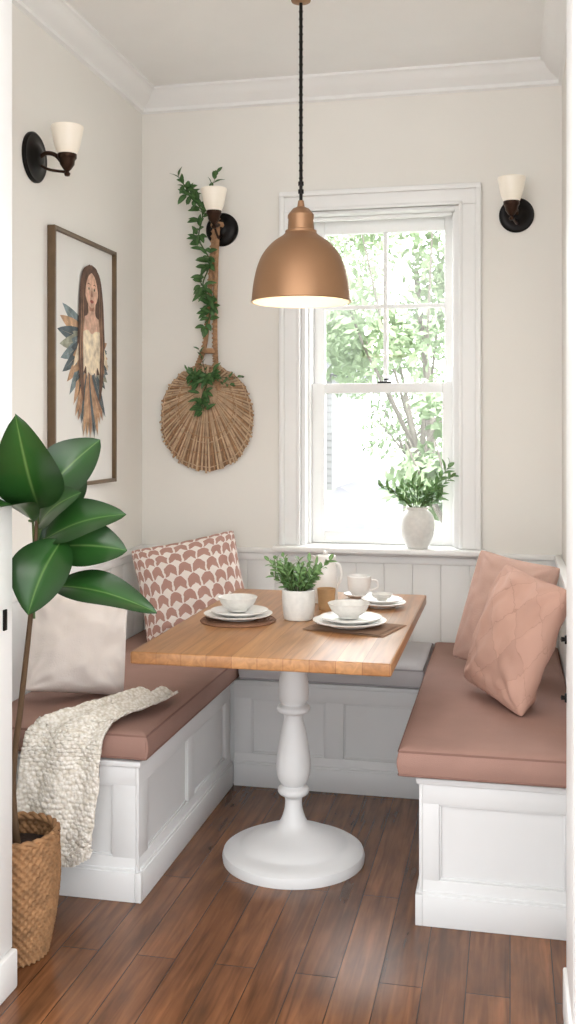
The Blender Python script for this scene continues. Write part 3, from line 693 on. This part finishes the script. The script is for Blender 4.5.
I_t = inkm('teal', (116, 130, 132)); I_t2 = inkm('slate', (82, 92, 96)); I_o = inkm('ochre', (182, 146, 114)); I_c = inkm('cream', (228, 208, 180)); I_lip = inkm('lip', (166, 92, 82)); I_g = inkm('sage', (146, 148, 130))
cu = .60; SX = 1.6
def sc(pts): return [(cu+(u-cu)*SX, v) for u, v in pts]
def ell(cu_, cv, ru, rv, mt, n=28): poly(sc([(cu_+ru*cos(2*pi*i/n), cv+rv*sin(2*pi*i/n)) for i in range(n)]), mt)
def spl(pts, mt, n=6):
    P = smooth_path([(a, c, 0) for a, c in pts+[pts[0]]], n); poly(sc([(p.x, p.y) for p in P[:-1]]), mt)
def feather(u0, v0, ang, L, w, mt, rib=None):
    dx, dz = cos(ang), sin(ang); nx, nz = -dz, dx; pts = []
    for i in range(9): t = i/8; q = w/2*sin(pi*t**.7)**.8 if 0 < t < 1 else 0; pts.append((u0+(dx*t*L+nx*q)/W_, v0+(dz*t*L+nz*q)/H_))
    for i in range(7, 0, -1): t = i/8; q = -w/2*sin(pi*t**.7)**.8; pts.append((u0+(dx*t*L+nx*q)/W_, v0+(dz*t*L+nz*q)/H_))
    poly(pts, mt)
    if rib: poly([(u0-nx*.001/W_, v0-nz*.001/H_), (u0+dx*L*.9/W_, v0+dz*L*.9/H_), (u0+nx*.001/W_, v0+nz*.001/H_)], rib)
random.seed(11)
fm = [I_t, I_o, I_t2, I_g, I_t, I_t2, I_o]
for i in range(23):
    a = radians(-205+i*10.4); Lf = random.uniform(.24, .28) if a < -pi/2 else random.uniform(.18, .205)
    feather(cu-.03, .60-.004*i, a, Lf, .066, fm[i % 7], I_c)
for i in range(19):
    a = radians(-195+i*10.5); feather(cu-.02, .57, a, random.uniform(.16, .20), .055, fm[(i+3) % 7], I_c)
for i in range(11):
    a = radians(-125+i*7); feather(cu-.01, .50, a, .29 if 2 < i < 8 else .25, .05, [I_o, I_h2, I_t2, I_o][i % 4], I_c)
spl([(cu-.02, .905), (cu-.09, .87), (cu-.12, .78), (cu-.13, .66), (cu-.14, .54), (cu-.08, .46), (cu, .46), (cu+.09, .46), (cu+.14, .54), (cu+.135, .66), (cu+.12, .78), (cu+.08, .875)], I_h)
for i in range(9): feather(cu+(i-4)*.03, .60, radians(-130+i*10), .15, .045, [I_c, I_o, I_c][i % 3], I_o)
spl([(cu-.035, .76), (cu-.04, .70), (cu-.10, .675), (cu-.12, .60), (cu-.10, .53), (cu, .50), (cu+.10, .53), (cu+.12, .60), (cu+.10, .675), (cu+.04, .70), (cu+.035, .76)], I_s)
spl([(cu-.10, .62), (cu-.04, .635), (cu, .62), (cu+.05, .635), (cu+.10, .62), (cu+.09, .52), (cu, .45), (cu-.09, .52)], I_c)
poly(sc([(cu-.035, .75), (cu+.035, .75), (cu+.02, .715), (cu-.02, .715)]), I_sd)
spl([(cu, .872), (cu-.055, .855), (cu-.068, .81), (cu-.057, .765), (cu-.025, .735), (cu, .728), (cu+.025, .735), (cu+.057, .765), (cu+.068, .81), (cu+.055, .855)], I_s)
for s_ in (-1, 1):
    ell(cu+s_*.028, .805, .014, .006, I_c, 14); ell(cu+s_*.028, .805, .008, .006, I_h, 12)
    poly(sc([(cu+s_*.010, .820), (cu+s_*.03, .829), (cu+s_*.048, .820), (cu+s_*.03, .824)]), I_h)
poly(sc([(cu-.003, .80), (cu-.012, .776), (cu, .771), (cu+.012, .776), (cu+.003, .80)]), I_sd)
spl([(cu-.022, .755), (cu, .761), (cu+.022, .755), (cu, .746)], I_lip)
for s_ in (-1, 1):
    spl([(cu, .905), (cu+s_*.055, .89), (cu+s_*.09, .83), (cu+s_*.105, .72), (cu+s_*.13, .60), (cu+s_*.125, .45), (cu+s_*.08, .34), (cu+s_*.085, .5), (cu+s_*.085, .62), (cu+s_*.065, .72), (cu+s_*.062, .80), (cu+s_*.038, .85), (cu, .877)], I_h)
    for q in (0, .018): spl([(cu+s_*(.078+q), .84-q*2), (cu+s_*(.092+q), .66), (cu+s_*(.105+q), .46), (cu+s_*(.096+q), .5), (cu+s_*(.083+q), .66)], I_h2, 3)
b.finish('framed_portrait', (XL, y0, z0), 30)

# ------------------------------------------------------------------ floor plant in basket
b = B(); qx, qy = -1.262, 2.442
N = 36; rows = 28; HB = .315
def bask(u, v):
    j = v*rows; a = 2*pi*u
    prof_r = .086+.030*sin(min(1, v*1.15)*pi*.62)
    r = prof_r+.0050*sin(a*N+pi*int(j+.5))*abs(cos(pi*(j-int(j+.5))))**.5+.002*abs(sin(pi*j))
    return (qx+r*cos(a), qy+r*sin(a), .002+HB*v)
b.grid(bask, N*6, rows*4, M_wicker)
b.lathe([(0, .003), (.086, .003)], (qx, qy, 0), M_wicker, 36); b.lathe([(0, .27), (.105, .27)], (qx, qy, 0), M_soil, 36)
for kk in range(2):
    b.tube([(qx+(.110+.004*sin(t*pi/3+kk*pi))*cos(t*pi/36), qy+(.110+.004*sin(t*pi/3+kk*pi))*sin(t*pi/36), HB+.006*cos(t*pi/3+kk*pi)) for t in range(73)], .0065, M_wicker, 8, cap=False)
Rv = Vector((.9771, .2127, 0)); Fv = Vector((-.2127, .9771, 0))
def pl(a, z, d=0): return Vector((qx, qy, z))+Rv*a+Fv*d
b.tube(smooth_path([pl(0.01, .26), pl(.0, .45, -.01), pl(.025, .66, -.02), pl(.055, .87, -.05), pl(.07, .98, -.07), pl(.082, 1.15, -.09)], 6), [.010-.0002*i for i in range(31)], M_stem, 10)
LV = [(.090, 1.165, -.10, .092, 1.395, -.33, .160, (.1, -1, .35)), (.085, 1.19, -.05, .225, 1.335, .0, .135, (.2, -1, .5)),
      (.075, 1.13, -.10, .042, 1.180, -.35, .085, (.0, -.6, .8)), (.08, 1.12, -.06, .20, 1.205, -.12, .11, (.1, -.8, .7)),
      (.09, 1.08, -.05, .30, 1.145, -.05, .13, (.1, -.75, .8)), (.11, 1.06, -.04, .30, 1.05, -.03, .135, (.1, -.8, .5)),
      (.145, 1.085, -.08, .075, .905, -.15, .165, (-.2, -1, .6)), (.10, .96, -.03, .38, .895, -.06, .105, (.1, -.7, .75)),
      (.08, 1.02, -.03, .19, 1.12, .03, .13, (0, -1, .4)), (.085, 1.14, -.02, .17, 1.25, .06, .12, (.1, -1, .4)),
      (.065, .93, -.05, .02, 1.03, -.10, .07, (0, -.8, .8))]
for a0, za, d0, a1, zb_, d1, w, nn in LV:
    p, q = pl(a0, za, d0), pl(a1, zb_, d1); s0 = pl(.068, min(za-.05, 1.05), -.06)
    b.tube([s0, p.lerp(s0, .4), p, p.lerp(q, .1)], .0032, M_gstem, 6)
    b.leaf(p, q, w, M_leafbig, normal=(Rv*nn[0]+Fv*nn[1]+Vector((0, 0, nn[2]))), droop=.10, fold=.14, nl=18, nw=8, shape=.85)
b.finish('potted_rubber_plant', (qx, qy, 0), 80)

# ------------------------------------------------------------------ lights, world
def area(name, loc, rot, sx, sy, e, col):
    l = bpy.data.lights.new(name, 'AREA'); l.shape = 'RECTANGLE'; l.size = sx; l.size_y = sy; l.energy = e; l.color = col
    o = bpy.data.objects.new(name, l); o.location = loc; o.rotation_euler = rot; bpy.context.scene.collection.objects.link(o)
area('added_fill_light', (-.4, .3, 2.75), (radians(48), 0, 0), 2.4, 1.2, 36, (1, .99, .97))  # added fill lamp, out of view, to brighten the nook
sn = bpy.data.lights.new('sun', 'SUN'); sn.energy = 6; sn.angle = .05; so = bpy.data.objects.new('sun', sn); so.rotation_euler = (radians(38), 0, radians(8)); bpy.context.scene.collection.objects.link(so)
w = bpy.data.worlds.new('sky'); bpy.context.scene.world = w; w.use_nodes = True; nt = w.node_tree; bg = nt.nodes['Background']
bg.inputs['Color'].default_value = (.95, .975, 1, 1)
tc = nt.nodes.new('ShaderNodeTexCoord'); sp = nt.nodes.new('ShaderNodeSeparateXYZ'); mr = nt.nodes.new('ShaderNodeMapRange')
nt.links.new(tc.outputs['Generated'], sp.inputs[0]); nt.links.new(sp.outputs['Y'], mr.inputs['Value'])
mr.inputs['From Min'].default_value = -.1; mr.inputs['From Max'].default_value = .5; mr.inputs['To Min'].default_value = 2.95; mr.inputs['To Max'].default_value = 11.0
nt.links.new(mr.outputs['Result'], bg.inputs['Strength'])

cam = bpy.data.cameras.new('camera'); co = bpy.data.objects.new('camera', cam); bpy.context.scene.collection.objects.link(co)
co.location = (0, 0, 1.36); co.rotation_euler = (pi/2, 0, radians(12.28))
cam.sensor_fit = 'VERTICAL'; cam.sensor_height = 36; cam.sensor_width = 36; cam.lens = 1020/1024*36; cam.shift_y = -82/1024
cam.clip_start = .05
bpy.context.scene.camera = co
bpy.context.scene.view_settings.view_transform = 'Standard'
